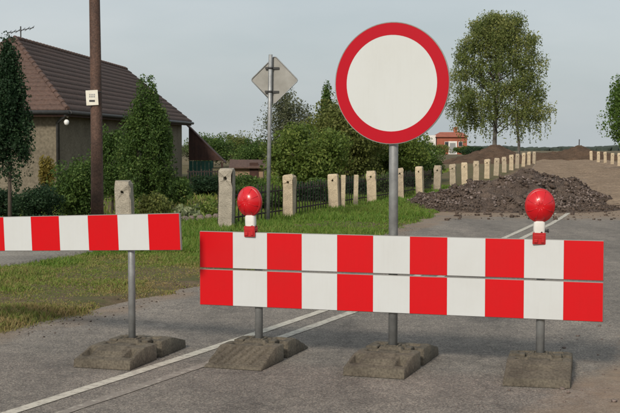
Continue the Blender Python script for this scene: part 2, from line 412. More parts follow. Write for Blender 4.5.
# paved path along the garden fence
py_ = np.arange(5, 15.6, .25); ft = lambda y: np.interp(y, [4, 14, 17, 19.8], [-7.9, -3.62, -2.5, -1.37])
pv = []; 
for k, s in enumerate((-2.0, -.77)):
    e = (vnoise(py_ * 2.2, py_ * 0 + k * 7) - .5) * .12
    pv.append(np.stack([ft(py_) + .85 + (s + .25) + e, py_, zground(ft(py_) + .5, py_) * 0 + .085], 1))
for k in (1, 0):
    q = pv[k].copy(); q[:, 2] -= .25; pv.append(q)
n = len(py_); V = np.concatenate(pv); F = []
for a in range(3):
    i = np.arange(n - 1); F.append(np.stack([a * n + i, (a + 1) * n + i, (a + 1) * n + i + 1, a * n + i + 1], 1))
tag(add('path', mesh_np('path', V, np.concatenate(F), M['paving'])), kind='structure')

# ------------------------------------------------------------------ grass of the verge
def grass(name, n, y0, y1, o0, o1, hmin, hmax, label, seed, dry=.0, wmul=1.0, bare=.0):
    r = np.random.default_rng(seed)
    y = y0 + (y1 - y0) * r.random(n) ** 1.35
    o = o0 + (o1 - o0) * r.random(n)
    x = c_(y) - lw(y) - o
    pn = fbm(x * .9 + 40, y * .9, 4); pd = fbm(x * .5 + 11, y * .7 + 5, 3)
    onpath = (x < ft(y) + .35) & (x > ft(y) - .9) & (y < 15.6)
    keep = (pn > .20 + bare * sstep(.75, .1, o)) & ~onpath & (r.random(n) < .55 + 1.0 * sstep(.28, .50, pn))
    x, y, pn, pd, o = x[keep], y[keep], pn[keep], pd[keep], o[keep]; n = len(x)
    h = (hmin + (hmax - hmin) * r.random(n) ** 1.8) * (.55 + .9 * sstep(.35, .6, pn)); w = (.0028 + .0035 * r.random(n)) * wmul * (1 + y / 14)
    a = r.random(n) * 2 * pi; le = r.normal(0, .5, n) * h; la = r.random(n) * 2 * pi
    z = zground(x, y) - .01
    V = np.empty((n, 5, 3)); dx, dy = np.cos(a) * w, np.sin(a) * w
    for k, (t, ww) in enumerate(((0, 1), (0, -1), (.55, -.75), (.55, .75), (1, 0))):
        V[:, k, 0] = x + dx * ww + np.cos(la) * le * t * t; V[:, k, 1] = y + dy * ww + np.sin(la) * le * t * t; V[:, k, 2] = z + h * t * (1 - .15 * t)
    i = np.arange(n) * 5
    F = np.concatenate([np.stack([i, i + 1, i + 2], 1), np.stack([i, i + 2, i + 3], 1), np.stack([i + 3, i + 2, i + 4], 1)])
    v = np.clip(.22 + dry * sstep(.38, .60, pd) + dry * .5 * sstep(.5, .7, vnoise(x * 7, y * 5)) + .30 * (dry > 0.3) * sstep(1.2, .2, o) + r.normal(0, .16, n), 0, 1)
    me = mesh_np(name, V.reshape(-1, 3), F, M['grass'], fattr={'v': np.tile(v, 3)})
    tag(add(name, me), label, 'grass', kind='stuff')
grass('dry_grass', 300000, 7.2, 16.5, -.10, 4.0, .010, .055, 'patchy dry brown and green grass on the near verge', 3, dry=.34, wmul=.8, bare=.02)
grass('green_grass', 130000, 15.5, 38, -.05, 4.4, .03, .11, 'fresh green grass growing in front of the concrete fence posts', 4, dry=.10, wmul=.8)
grass('yard_grass', 26000, 17, 60, 3.6, 14, .06, .2, 'rough grass of the garden behind the fence posts', 5, dry=.3, wmul=1.4)

# ------------------------------------------------------------------ barrier feet
def foot_mesh(style, seed):
    a, b, nx, ny = .195, .455, 60, 120
    u = np.linspace(-1, 1, nx); v = np.linspace(-b, b, ny)
    U, V = np.meshgrid(u, v)
    hw = a - .06 * sstep(.036, .028, np.abs(V)) + (fbm(V * 9 + seed, U * 2) - .5) * .008
    Xx = U * hw
    e = {'slot': .055, 'groove': .014, 'slab': .045}[style]
    h = e + (.108 - e) * np.clip((b - np.abs(V)) / (b - {'slot': .23, 'groove': .20, 'slab': .17}[style]), 0, 1)
    h = h - .022 * sstep(.045, .03, np.abs(V)) * sstep(.3, .6, np.abs(U))
    def rect(x0, x1, y0, y1, dep, s=.006):
        return -dep * sstep(x0 - s, x0 + s, Xx) * sstep(x1 + s, x1 - s, Xx) * sstep(y0 - s, y0 + s, V) * sstep(y1 + s, y1 - s, V)
    if style == 'slot':
        for sx in (-1, 1):
            for sy in (-1, 1):
                xs = sorted((sx * .118, sx * .172)); y2 = sorted((sy * .26, sy * .39)); h = h + rect(*xs, *y2, .07, .003)
        h = h - rect(-.09, .09, -.36, -.24, .014); h = h + rect(-.2, .2, -.405, -.395, .008, .003)
    if style == 'groove':
        for k in range(6):
            x0 = -.165 + k * .058
            h = h + np.where(V < -.2, 1, 0) * -.016 * sstep(.013, .005, np.abs(Xx - x0 - (V + .33) * .30)) * sstep(-.43, -.41, V)
    if style == 'slab': h = h + rect(-.075, .09, -.33, -.25, .008); h = h + rect(-.06, .075, -.32, -.262, .006, .003)
    for sx in (-1, 1):
        xs = sorted((sx * .065, sx * .14)); h = h + rect(*xs, -.16, -.085, .055, .003) + rect(*xs, .10, .18, .055, .003)
    h = h - rect(-.075, .075, -.075, .075, .018) + (fbm(Xx * 30 + seed, V * 30, 3) - .5) * .008
    h = h - .006 * np.abs(U) ** 14
    P = np.stack([Xx, V, np.maximum(h, .008)], -1).reshape(-1, 3)
    F = [grid_faces(ny, nx)]
    idx = np.arange(nx * ny).reshape(ny, nx)
    loop = np.concatenate([idx[0, :], idx[1:, -1], idx[-1, -2::-1], idx[-2:0:-1, 0]])
    low = P[loop].copy(); low[:, 2] = -.001; low[:, :2] *= 1.012
    n = len(loop); base = len(P); nl = (np.arange(n) + 1) % n
    F.append(np.stack([loop, base + np.arange(n), base + nl, loop[nl]], 1))
    me = mesh_np('foot_slab', np.concatenate([P, low]), np.concatenate(F), M['foot'], False)
    return me
def foot(style, x, y, rz, label, seed):
    t = empty('barrier_foot', (x, y, .004), rz)
    tag(t, label, 'barrier foot', 'recycled feet under the barriers')
    add('foot_slab', foot_mesh(style, seed), t)
    mb = MB()
    for sx, sy, hx, hy in ((-.042, 0, .008, .05), (.042, 0, .008, .05), (0, -.042, .034, .008), (0, .042, .034, .008)): mb.box((sx, sy, .11), (hx, hy, .022), bev=.004)
    mb.build('post_socket', M['foot'], t)
    for sx in (-1, 1):
        mb = MB(); mb.box((sx * .112, -.01, .108), (.022, .045, .014), bev=.006); mb.build('raised_lug', M['foot'], t)
    return t
BARRIER_A = math.atan2(.81, 2.55)
def onboard(u, back=0.0):
    x, y = -.75 + 2.55 * u, 8.31 - .81 * u
    return x + sin(BARRIER_A) * back, y + cos(BARRIER_A) * back
fx, fy = onboard(.153, .045); P1 = (fx, fy)
fx, fy = onboard(.5, .05); P2 = (fx, fy)
fx, fy = onboard(.855, .045); P3 = (fx, fy)
P0 = (-1.199, 8.244)
foot('slot', *P0, R(-17), 'grey slotted foot under the single board on the left', 1)
foot('groove', *P1, R(-19), 'grooved wedge foot under the left post of the wide barrier', 5)
foot('slot', *P2, R(-19), 'slotted brown foot carrying the round sign post', 9)
foot('slab', *P3, R(-13), 'flat slab foot under the right post of the wide barrier', 13)

# ------------------------------------------------------------------ striped barriers
def panel(t, name, L, z0, z1, nstripe, first_red, edges=None):
    """alloy plank in the local XZ plane, facing -Y, with film stripes as sub-parts"""
    zc, hz = (z0 + z1) / 2, (z1 - z0) / 2
    mb = MB(); mb.box((L / 2, .012, zc), (L / 2, .010, hz), bev=.004)
    p = mb.build(name, M['alu'], t)
    for k in range(nstripe):
        x0, x1 = (L * k / nstripe, L * (k + 1) / nstripe)
        red = (k % 2 == 0) == first_red
        s = MB(); i0 = .004 if k == 0 else 0; i1 = .004 if k == nstripe - 1 else 0
        s.box(((x0 + i0 + x1 - i1) / 2, .0008, zc), ((x1 - x0 - i0 - i1) / 2 - .0003, .0012, hz - .0035))
        s.build('red_stripe' if red else 'white_stripe', M['red'] if red else M['white'], p)
    mb = MB()
    for k in (.12, .5, .88): pass
    return p
L = math.hypot(2.55, .81)
t = empty('striped_barrier', (-.75, 8.31, 0), -BARRIER_A)
tag(t, 'wide double-height red and white striped barrier closing the road', 'barrier')
panel(t, 'upper_panel', L, .600, .848, 11, True); panel(t, 'lower_panel', L, .346, .5915, 11, True)
def steel_post(t, x, y, z0, z1, r, name='support_post', mat='galv'):
    mb = MB(); mb.tube([(x, y, z0), (x, y, z1 - .004), (x, y, z1)], [r, r, r * .8], 18); return mb.build(name, M[mat], t)
def clamp(t, x, y, z, r):
    mb = MB(); mb.lathe([(r + .004, -.018), (r + .006, -.014), (r + .006, .014), (r + .004, .018)], 18, Matrix.Translation((x, y, z)))
    mb.box((x, y - r - .006, z), (.012, .014, .012)); mb.tube([(x + r, y, z), (x + r + .025, y, z)], .006, 8)
    mb.build('clamp', M['galv'], t)
for u in (.153, .855):
    steel_post(t, u * L, .052, .03, .83, .027)
    for z in (.72, .47): clamp(t, u * L, .056, z, .027)
# narrow single board on the left, rolled slightly
BL = 2.5; ang = R(28); ro_ = R(2.6)
t = empty('striped_barrier', (-.845 - BL * cos(ang), 8.0 + BL * sin(ang), 0), -ang)
tag(t, 'single narrow red and white board, tilted, running out of view on the left', 'barrier')
h0 = empty('tmp'); bpy.data.objects.remove(h0)
p = panel(t, 'board_panel', BL, -.122, .122, 10, False)
p.location = (0, 0, (.866) - BL * sin(ro_)); p.rotation_euler = (0, -ro_, 0)
for xx in (BL - .43, .3):
    zt = .866 - (BL - xx) * sin(ro_)
    steel_post(t, xx, .05, .03, zt + .06, .024); clamp(t, xx, .054, zt, .024)
q = Vector((-.845 - BL * cos(ang), 8.0 + BL * sin(ang), 0)) + Vector((.3 * cos(ang), -.3 * sin(ang), 0)) + Vector((sin(ang), cos(ang), 0)) * .05
foot('slot', q.x, q.y, R(-17), 'foot under the outer end of the single board', 21)

# ------------------------------------------------------------------ round "no vehicles" sign
SA = R(24)
t = empty('road_sign', (P2[0], P2[1], 0)); tag(t, 'large round white road sign with red ring on a grey post', 'road sign')
steel_post(t, 0, 0, .02, 2.18, .030, 'sign_post')
MS = Matrix.Rotation(-SA, 4, 'Z') @ Matrix.Translation((0, -.044, 1.826)) @ Matrix.Rotation(pi / 2, 4, 'X')
r0 = .389
mb = MB(); mb.lathe([(r0 - .012, -.012), (r0, -.010), (r0 + .002, -.002), (r0 + .002, .004), (r0 - .0005, .0055), (r0 - .004, .0035)], 72, MS); mb.build('plate', M['alu'], t)
def annulus(ra, rb, h0, h1, n=72):
    mb = MB(); i0 = 0
    prof = [(ra, h0), (ra, h1), (rb, h1), (rb, h0)]
    for r, h in prof:
        for j in range(n): mb.v.append(tuple(MS @ Vector((r * cos(2 * pi * j / n), r * sin(2 * pi * j / n), h))))
    for k in range(3):
        for j in range(n):
            a_, b_ = k * n + j, k * n + (j + 1) % n; mb.f.append((a_, a_ + n, b_ + n, b_)); mb.sm.append(False)
    return mb
annulus(.308, r0 - .004, .0032, .0060).build('red_ring', M['signred'], t)
mb = MB(); mb.lathe([(.3085, .0030), (.3085, .0052), (.0, .0052)], 72, MS, smooth=False); mb.build('white_face', M['signwhite'], t)
for dz in (-.17, .17):
    mb = MB(); mb.box((0, -.022, 1.826 + dz), (.14, .016, .016), rz=0, M=Matrix.Rotation(-SA, 3, 'Z')); mb.lathe([(.034, -.016), (.036, -.012), (.036, .012), (.034, .016)], 18, Matrix.Translation((0, 0, 1.826 + dz))); mb.build('bracket', M['galv'], t)

# ------------------------------------------------------------------ warning lamps on the barrier
def lamp(u, rlens, yaw, tilt, lean, label, sleeve_rag, bolt):
    x, y = onboard(u, .012)
    t = empty('warning_lamp', (x, y, .846), -yaw); t.rotation_euler = (R(tilt), R(lean), -yaw); tag(t, label, 'warning lamp', 'red lamps on the barrier')
    # red clip gripping the board edge
    mb = MB(); mb.box((0, -.022, .008), (.040, .006, .036), bev=.003); mb.box((0, .026, .008), (.034, .006, .036), bev=.003); mb.box((0, .002, .020), (.036, .032, .012), bev=.004)
    mb.box((-.02, -.031, -.006), (.012, .005, .012), bev=.003); mb.box((.022, -.031, -.004), (.010, .005, .014), bev=.003)
    mb.build('clip', M['redplast'], t)
    # white neck sleeve, ragged lower edge
    mb = MB(); n = 24; ring = []
    for k, (z, rx, ryy) in enumerate(((.040, .035, .026), (.07, .036, .027), (.104, .035, .026), (.125, .028, .021))):
        for j in range(n):
            a_ = 2 * pi * j / n; ex = lambda c: math.copysign(abs(c) ** .6, c)
            zz = z + (.010 * sin(a_ * 5 + sleeve_rag) + .006 * sin(a_ * 9) if k == 0 else 0)
            mb.v.append((rx * ex(cos(a_)), ryy * ex(sin(a_)), zz))
    for k in range(3):
        for j in range(n): mb.f.append((k * n + j, k * n + (j + 1) % n, (k + 1) * n + (j + 1) % n, (k + 1) * n + j)); mb.sm.append(True)
    mb.f.append(tuple(range(3 * n, 4 * n))); mb.sm.append(False)
    mb.build('neck_sleeve', M['paintw'], t)
    zc = .112 + rlens * 1.10
    MM = Matrix.Translation((0, -.004, zc)) @ Matrix.Rotation(pi / 2, 4, 'X') @ Matrix.Diagonal((1, 1.15, 1, 1))
    # ring, then a domed lens with a raised faceted centre at the front and back
    mb = MB(); mb.lathe([(rlens * .90, -.020), (rlens, -.015), (rlens * 1.02, -.006), (rlens * 1.02, .006), (rlens, .015), (rlens * .90, .020)], 40, MM); mb.build('lens_ring', M['redplast'], t)
    for s, nm in ((1, 'lens'), (-1, 'rear_lens')):
        mb = MB()
        prof = [(rlens * .93, .014)] + [(rlens * (.92 - .84 * q), .018 + .048 * (1 - (1 - q) ** 2.2) + (.0022 if (kk % 2) else 0)) for kk, q in enumerate(np.linspace(0, 1, 17))]
        Mx = MM if s > 0 else MM @ Matrix.Rotation(pi, 4, 'X')
        mb.lathe(prof, 40, Mx, smooth=True)
        ob = mb.build(nm, M['lens'], t)
        rb = MB()
        for k in range(8):
            a_ = k * pi / 4 + .4
            rb.tube([Mx @ Vector((rlens * r_ * cos(a_), rlens * r_ * sin(a_), h_)) for r_, h_ in ((.9, .022), (.66, .0475), (.4, .060), (.15, .066))], .0028, 6)
        rb.build('lens_rib', M['lens'], ob)
    if bolt:
        mb = MB(); mb.tube([(.034, 0, .055), (.052, 0, .055)], .008, 8); mb.tube([(.052, 0, .055), (.06, 0, .055)], .013, 6); mb.build('wing_bolt', M['dark'], t)
lamp(.138, .087, R(24), 0, -2, 'red lamp on the left part of the barrier, in front of the grey fence post', 0.4, False)
lamp(.851, .091, R(6), 3, 1, 'red lamp on the right end of the barrier, in front of the rubble heap', 1.9, True)

# ------------------------------------------------------------------ diamond sign seen from behind
q = at(268, 224, 21.0); t = empty('road_sign', (q.x, q.y, .06)); t.rotation_euler = (0, R(1.0), 0)
tag(t, 'diamond shaped road sign seen from its grey back', 'road sign')
steel_post(t, 0, 0, -.1, 2.86, .035, 'sign_post')
s2 = .41; Rd = Matrix.Rotation(R(-8), 3, 'Z')
mb = MB()
cz = 2.43; cor = [(0, -s2), (s2, 0), (0, s2), (-s2, 0)]
rnd = []
for k in range(4):
    p0, p1, p2 = Vector(cor[k - 1]), Vector(cor[k]), Vector(cor[(k + 1) % 4])
    rnd += [p1 + (p0 - p1).normalized() * .035, p1 + ((p0 - p1).normalized() + (p2 - p1).normalized()) * .0105, p1 + (p2 - p1).normalized() * .035]
fr = [Rd @ Vector((p.x, .045, 0)) + Vector((.065, 0, cz + p.y)) for p in rnd]; bk = [Rd @ Vector((p.x, .052, 0)) + Vector((.065, 0, cz + p.y)) for p in rnd]
n = len(fr)
mb.v = [tuple(v) for v in fr + bk]; mb.f = [tuple(range(n)), tuple(range(2 * n - 1, n - 1, -1))] + [(i, n + i, n + (i + 1) % n, (i + 1) % n) for i in range(n)]; mb.sm = [False] * len(mb.f)
mb.build('plate', M['alu'], t)
mb = MB()
mb.tube([tuple(v + Vector((0, -.006, 0))) for v in fr] + [tuple(fr[0] + Vector((0, -.006, 0)))], .010, 6); mb.build('edge_flange', M['galv'], t)
for dz in (-.2, .2):
    mb = MB(); mb.box((.03, .03, cz + dz), (.12, .014, .018)); mb.lathe([(.04, -.018), (.04, .018)], 14, Matrix.Translation((0, 0, cz + dz))); mb.build('bracket', M['dark'], t)

# ------------------------------------------------------------------ wooden pole with plate
q = at(97, 222, 21.5); t = empty('utility_pole', (q.x, q.y, .0)); tag(t, 'tall brown wooden utility pole with a small white number plate', 'utility pole')
mb = MB(); mb.tube([(.01 * sin(k), .01 * cos(k * 2), z) for k, z in enumerate((-.3, .6, 1.5, 2.6, 4, 6, 8.2))], [.118, .108, .102, .098, .093, .086, .078], 18); mb.build('shaft', M['pole'], t)
pl = MB(); pl.box((-.045, -.118, 2.20), (.105, .004, .13), bev=.002, M=Matrix.Rotation(R(-3), 3, 'Y')); pl = pl.build('number_plate', M['plate'], t)
for k, (dx, dz, hx, hz) in enumerate(((-.045, .055, .05, .012), (-.045, .02, .055, .016), (-.045, -.055, .05, .018))):
    mk = MB()
    if k < 2:
        for j in range(4): mk.box((dx - .04 + j * .027, -.1228, 2.2 + dz), (.009, .0006, hz))
    else: mk.box((dx, -.1228, 2.2 + dz), (hx, .0006, hz))
    mk.build('plate_marking', M['print'] if k == 2 else M['galv'], pl)
mb = MB(); mb.box((-.16, -.09, 2.21), (.012, .012, .012)); mb.lathe([(.102, -.01), (.103, .01)], 18, Matrix.Translation((0, 0, 2.3))); mb.build('fixing_band', M['dark'], t)

# ------------------------------------------------------------------ concrete fence posts
def fence_post_mesh(seed, mat, rough):
    """square post with a chamfered top and a round hole through it, local z 0..1 (metres), faces -Y"""
    r = random.Random(seed); a, d, H, zh, rr = .10, .085, .80, .66, .026
    mb = MB(); n = 8
    def face(y, flip):
        oc = [Vector((rr * cos(2 * pi * k / n + pi / 8), y, zh + rr * sin(2 * pi * k / n + pi / 8))) for k in range(n)]
        zs = (zh - .12, zh + .10)
        sq = [Vector((a * x_, y, zz)) for x_, zz in ((1, zh + .04), (1, zs[1]), (-1, zs[1]), (-1, zh + .04), (-1, zh - .04), (-1, zs[0]), (1, zs[0]), (1, zh - .04))]
        for k in range(n):
            q_ = [oc[k], sq[k], sq[(k + 1) % n], oc[(k + 1) % n]]; mb.quad(*(q_ if flip else q_[::-1]))
        lo = [Vector((-a, y, -.4)), Vector((a, y, -.4)), Vector((a, y, zs[0])), Vector((-a, y, zs[0]))]; mb.quad(*(lo if not flip else lo[::-1]))
        return oc, sq
    o1, s1 = face(-d, False); o2, s2_ = face(d, True)
    for k in range(n): mb.quad(o1[k], o1[(k + 1) % n], o2[(k + 1) % n], o2[k])
    for sx in (-1, 1):
        q_ = [Vector((sx * a, -d, -.4)), Vector((sx * a, d, -.4)), Vector((sx * a, d, zh + .10)), Vector((sx * a, -d, zh + .10))]; mb.quad(*(q_ if sx > 0 else q_[::-1]))
    zt = zh + .10; c = .82
    for p0, p1 in (((-a, -d), (a, -d)), ((a, -d), (a, d)), ((a, d), (-a, d)), ((-a, d), (-a, -d))):
        mb.quad((*p0, zt), (*p1, zt), (p1[0] * c, p1[1] * c, H), (p0[0] * c, p0[1] * c, H))
    mb.quad(*[(x_ * a * c, y_ * d * c, H) for x_, y_ in ((-1, -1), (1, -1), (1, 1), (-1, 1))])
    if rough:
        h = {}
        for i, v in enumerate(mb.v):
            k = tuple(round(c_, 4) for c_ in v)
            if k not in h: h[k] = (r.uniform(-1, 1) * rough, r.uniform(-1, 1) * rough, r.uniform(-1, 1) * rough)
            mb.v[i] = tuple(v[j] + h[k][j] for j in range(3))
    return mb.mesh('fence_post', mat)
pm = [fence_post_mesh(1, M['concrete'], .006), fence_post_mesh(2, M['concrete'], .009), fence_post_mesh(3, M['concrete'], .012)]
pg = [fence_post_mesh(4, M['concrete_grey'], .012), fence_post_mesh(5, M['concrete_grey'], .010)]
post_px = [(125.5, 17.0), (226, 19.8), (289, 22.5), (334.5, 25.2), (372, 27.9), (400, 30.3), (420, 32.4), (437, 34.6), (453, 36.8), (465, 39.2), (476, 42), (487, 45.4), (496, 50), (504, 54.5), (511, 59), (517, 63.5), (523, 68), (528.5, 72.5), (534, 77)]
ords = 'first second third fourth fifth sixth seventh eighth ninth tenth eleventh twelfth thirteenth fourteenth fifteenth sixteenth seventeenth eighteenth nineteenth'.split()
fence_pts = []
for k, (px, d) in enumerate(post_px):
    x = (px - 310) / FPX * d
    z = float(zground(x, d)) if d < 34 else .0
    me = pg[k] if k < 2 else pm[k % 3]
    o = add('fence_post', me, None, (x, d, z - .02), (R(random.uniform(-2, 2)), R(random.uniform(-3.2, 3.2)), R(-12 + random.uniform(-9, 9))))
    H = (1.42 - (at(px, [181, 168, 174, 174, 171, 168, 166, 165.5, 164.5, 163, 161.5, 159][k], d).z) if k < 12 else .0)
    top = at(px, [181, 168, 174.5, 174, 171, 168, 166.5, 165.5, 164, 162.5, 161, 159][k], d).z if k < 12 else random.uniform(.72, .82)
    o.scale = (1.12 if k < 2 else random.uniform(.92, 1.05), 1, (top - z + .02) / .80)
    if k == 0: lb = 'rough grey fence post with a hole, rising behind the single board'
    elif k == 1: lb = 'grey weathered fence post with a hole standing left of the barrier lamp'
    else: lb = 'pale concrete post with a hole, %s from left along the road' % ords[k]
    tag(o, lb, 'fence post', 'concrete posts along the left of the road'); fence_pts.append((x, d, z))
for k, (px, d) in enumerate([(591, 86), (598, 81), (605, 76.5), (612, 72), (619, 68)]):
    x = (px - 310) / FPX * d
    o = add('fence_post', pm[k % 3], None, (x, d, .0), (0, R(random.uniform(-2, 2)), R(-12))); o.scale = (.95, 1, random.uniform(.9, 1.02))
    tag(o, 'small pale post at far right roadside, %s from the earth mound' % ords[k], 'fence post', 'concrete posts at the far right of the road')
# slim pale stakes among them
for k, (px, d, zt, lb) in enumerate([(342.5, 25.35, .70, 'slim pale stake close behind the fourth fence post'), (355.5, 26.2, .68, 'slim pale stake standing alone between two thick fence posts')]):
    x = (px - 310) / FPX * d; mb = MB(); mb.box((0, 0, zt / 2 - .1), (.045, .04, zt / 2 + .1), bev=.008)
    tag(mb.build('fence_stake', M['concrete'], None, (x, d, .05), (0, R(1.5), .2)), lb, 'fence post')

# dark picket sections between the posts
pk = MB(); pk.v = []; w, dd, H = .010, .008, .60
pk.box((0, 0, H / 2), (w, dd, H / 2)); pk_me = pk.mesh('picket', M['picket'])
for k in range(1, 7):
    (xa, da, za), (xb, db, zb) = fence_pts[k], fence_pts[k + 1]
    L_ = math.hypot(xb - xa, db - da); a_ = math.atan2(db - da, xb - xa)
    t = empty('picket_fence', (xa, da, (za + zb) / 2 - .02), a_)
    tag(t, 'dark thin pickets between %s and %s fence posts from the left' % (ords[k], ords[k + 1]), 'fence', 'picket sections between the concrete posts')
    for z in (.15, .52):
        mb = MB(); mb.box((L_ / 2, .157, z), (L_ / 2 - .02, .010, .012)); mb.build('rail', M['picket'], t)
    n = int(L_ / .17)
    for j in range(n):
        xx = .16 + (L_ - .32) * j / max(1, n - 1)
        o = add('picket', pk_me, t, (xx, .137, .05), (0, R(random.uniform(-1.5, 1.5)), 0)); o.scale = (1, 1, random.uniform(.92, 1.04))

# ------------------------------------------------------------------ the house on the left
HA = R(3.5); HD, HW, HH, HL, EZ, PIT = 31.5, 2.74, 4.6, 20.2, 2.24, R(38.7)
HX = (68 - 310) / FPX * HD
t = empty('house', (HX, HD, 0), -HA); YB = -.3
tag(t, 'low plastered house with a brown tiled hip roof behind the garden', 'house')
house = t; RZ_ = EZ + HW * math.tan(PIT); ov = .38
# local frame: x to the right (the eave is x=0), y away from the camera
mb = MB(); mb.box((-HW, ov + (HL - ov) / 2 - .1, (EZ + YB) / 2 + .02), (HW - ov, (HL - ov) / 2 - .1, (EZ - YB) / 2 + .02)); walls = mb.build('wall', M['stucco'], t)
def tiles(fn, width, t0, t1, rows, tile=.24):
    """fn(s, t) -> point on the roof plane; s metres along the eave between t0(t)..t1(t); returns a mesh of pantile courses"""
    V = []; F = []
    for k in range(rows):
        ta, tb = k / rows, (k + 1.12) / rows; tb = min(tb, 1.0)
        a0, a1 = t0(ta), t1(ta); b0, b1 = t0(tb), t1(tb)
        n = max(2, int((a1 - a0) / tile * 4))
        base = len(V)
        for i in range(n + 1):
            s = a0 + (a1 - a0) * i / n; w_ = .018 * max(0, sin(2 * pi * s / tile))
            s2 = min(max(s, b0), b1)
            p, nn = fn(s, ta); V.append(tuple(p + nn * (.035 + w_))); p2, nn = fn(s2, tb); V.append(tuple(p2 + nn * (.006 + w_ * .8)))
            V.append(tuple(p + nn * -.01))
        for i in range(n):
            a_ = base + 3 * i; F.append((a_, a_ + 3, a_ + 4, a_ + 1)); F.append((a_ + 2, a_ + 5, a_ + 3, a_))
    return mesh_np('roof_tiles', V, F, M['roof'])
cp, sp_ = cos(PIT), math.sin(PIT); rise = RZ_ - EZ
nside = Vector((sin(PIT), 0, cos(PIT)))
fside = lambda s, q_: (Vector((-HW * q_, s, EZ + rise * q_)), nside)
hpit = math.atan2(rise, HH); nhip = Vector((0, -sin(hpit), cos(hpit)))
fhip = lambda s, q_: (Vector((-s, HH * q_, EZ + rise * q_)), nhip)
mb = MB()
A_, B_, C_, D_ = (0, 0, EZ), (0, HL, EZ), (-HW, HL, RZ_), (-HW, HH, RZ_); E_, G_ = (-2 * HW, 0, EZ), (-2 * HW, HL, EZ)
dz = .05
dn = lambda p: (p[0], p[1], p[2] - dz)
mb.quad(*map(dn, (A_, B_, C_, D_))); mb.quad(*map(dn, (A_, D_, E_))); mb.quad(*map(dn, (E_, D_, C_, G_)))
mb.quad((0, 0, EZ - dz), (0, HL, EZ - dz), (-2 * HW, HL, EZ - dz), (-2 * HW, 0, EZ - dz)); mb.quad(*map(dn, (B_, G_, C_)))
roof = mb.build('roof', M['wood'], t)
tag(add('roof_tiles', tiles(fside, HL, lambda q_: HH * q_, lambda q_: HL, 13), roof), kind='stuff')
tag(add('roof_tiles', tiles(fhip, 2 * HW, lambda q_: HW * q_, lambda q_: 2 * HW - HW * q_, 17), roof), kind='stuff')
flip = lambda s, q_: (Vector((-2 * HW + HW * q_, s, EZ + rise * q_)), Vector((-nside.x, 0, nside.z)))
tag(add('roof_tiles', tiles(flip, HL, lambda q_: HH * q_, lambda q_: HL, 13), roof), kind='stuff')
for pa, pb in ((A_, D_), (D_, C_), (E_, D_)):
    pa, pb = Vector(pa), Vector(pb); n = int((pb - pa).length / .38); mb = MB()
    for k in range(n):
        q0, q1 = pa.lerp(pb, k / n), pa.lerp(pb, (k + 1.1) / n); mb.tube([q0 + Vector((0, 0, .035)), q1 + Vector((0, 0, .02))], [.07, .06], 8)
    mb.build('ridge_caps', M['roof'], roof)
mb = MB(); mb.box((-.02, HL / 2, EZ - .09), (.015, HL / 2, .075)); mb.box((-HW, -.015, EZ - .09), (HW + .01, .012, .075)); mb.build('fascia', M['wood'], t)
mb = MB(); mb.tube([(.06, 0, EZ - .06), (.06, HL, EZ - .06)], .055, 8); mb.tube([(-2 * HW, -.07, EZ - .06), (.06, -.07, EZ - .06)], .055, 8); mb.build('gutter', M['dark'], t)
mb = MB(); mb.tube([(-.02, -.04, EZ - .1), (-.34, ov - .06, EZ - .32), (-.34, ov - .06, YB)], .05, 8); mb.build('downpipe', M['dark'], t)
mb = MB(); mb.tube([(-.05, .25, EZ - .12), (-.05, .18, EZ - .17)], .03, 8); mb.lathe([(.02, .06), (.05, .04), (.07, 0), (.055, -.06), (.02, -.09)], 16, Matrix.Translation((-.05, .10, EZ - .30))); mb.build('globe_lamp', M['lamp_glass'], t)
mb = MB(); mb.box((-1.35, ov - .12, 1.28), (.20, .10, .06)); mb.box((-1.35, ov - .05, 1.1), (.03, .05, .14)); mb.build('wall_bracket', M['dark'], t)
# tv aerial on the ridge
mb = MB(); x, y, z = -HW, HH + .6, RZ_; mb.tube([(x, y, z - .2), (x, y, z + .42)], .02, 8); mb.tube([(x - .4, y, z + .22), (x + .4, y, z + .38)], .012, 6)
for k in range(6):
    xx = x - .36 + k * .14; zz = z + .23 + k * .028; mb.tube([(xx, y - .25, zz - .08), (xx, y + .25, zz + .08)], .009, 5)
mb.build('aerial', M['dark'], t)
# wooden lean-to with green boards at the far end of the house
LD = 52.0
def lx(px, py, d=LD): return at(px, py, d)
t = empty('lean_to', (lx(189, 180).x, LD, 0)); tag(t, 'dark wooden lean-to with a green lower wall at the end of the house', 'shed')
x0 = lx(189, 180).x
def poly_box(name, pts, y0, y1, mat, parent):
    mb = MB(); n = len(pts)
    f = [(p[0] - x0, y0, p[1]) for p in pts]; b_ = [(p[0] - x0, y1, p[1]) for p in pts]
    mb.v = f + b_; mb.f = [tuple(range(n)), tuple(range(2 * n - 1, n - 1, -1))] + [(i, n + i, n + (i + 1) % n, (i + 1) % n) for i in range(n)]; mb.sm = [False] * len(mb.f)
    return mb.build(name, mat, parent)
zt, zb = lx(189, 126).z, lx(223, 161).z; xr = lx(223, 161).x
n = 11
for k in range(n):
    xa, xb = x0 + (xr - x0) * k / n, x0 + (xr - x0) * (k + 1) / n - .002
    za_, zb_ = zt + (zb - zt) * k / n, zt + (zb - zt) * (k + 1) / n
    if za_ > .72: poly_box('plank', [(xa, .62), (xb, .62), (xb, max(.64, zb_)), (xa, za_)], (k % 2) * .008, .06, M['wood'], t)
xg = lx(213, 161).x
for k in range(6):
    xa, xb = x0 + (xg - x0) * k / 6, x0 + (xg - x0) * (k + 1) / 6 - .01
    poly_box('green_board', [(xa, -.3), (xb, -.3), (xb, .60), (xa, .60)], .02 + (k % 2) * .01, .06, M['green'], t)
poly_box('roof', [(x0 - .1, zt + .02), (xr + .08, zb - .10), (xr + .08, zb - .05), (x0 - .1, zt + .07)], -.02, 1.0, M['wood'], t)
poly_box('corner_post', [(xr - .08, -.3), (xr, -.3), (xr, zb - .1), (xr - .08, zb)], .0, .1, M['wood'], t)
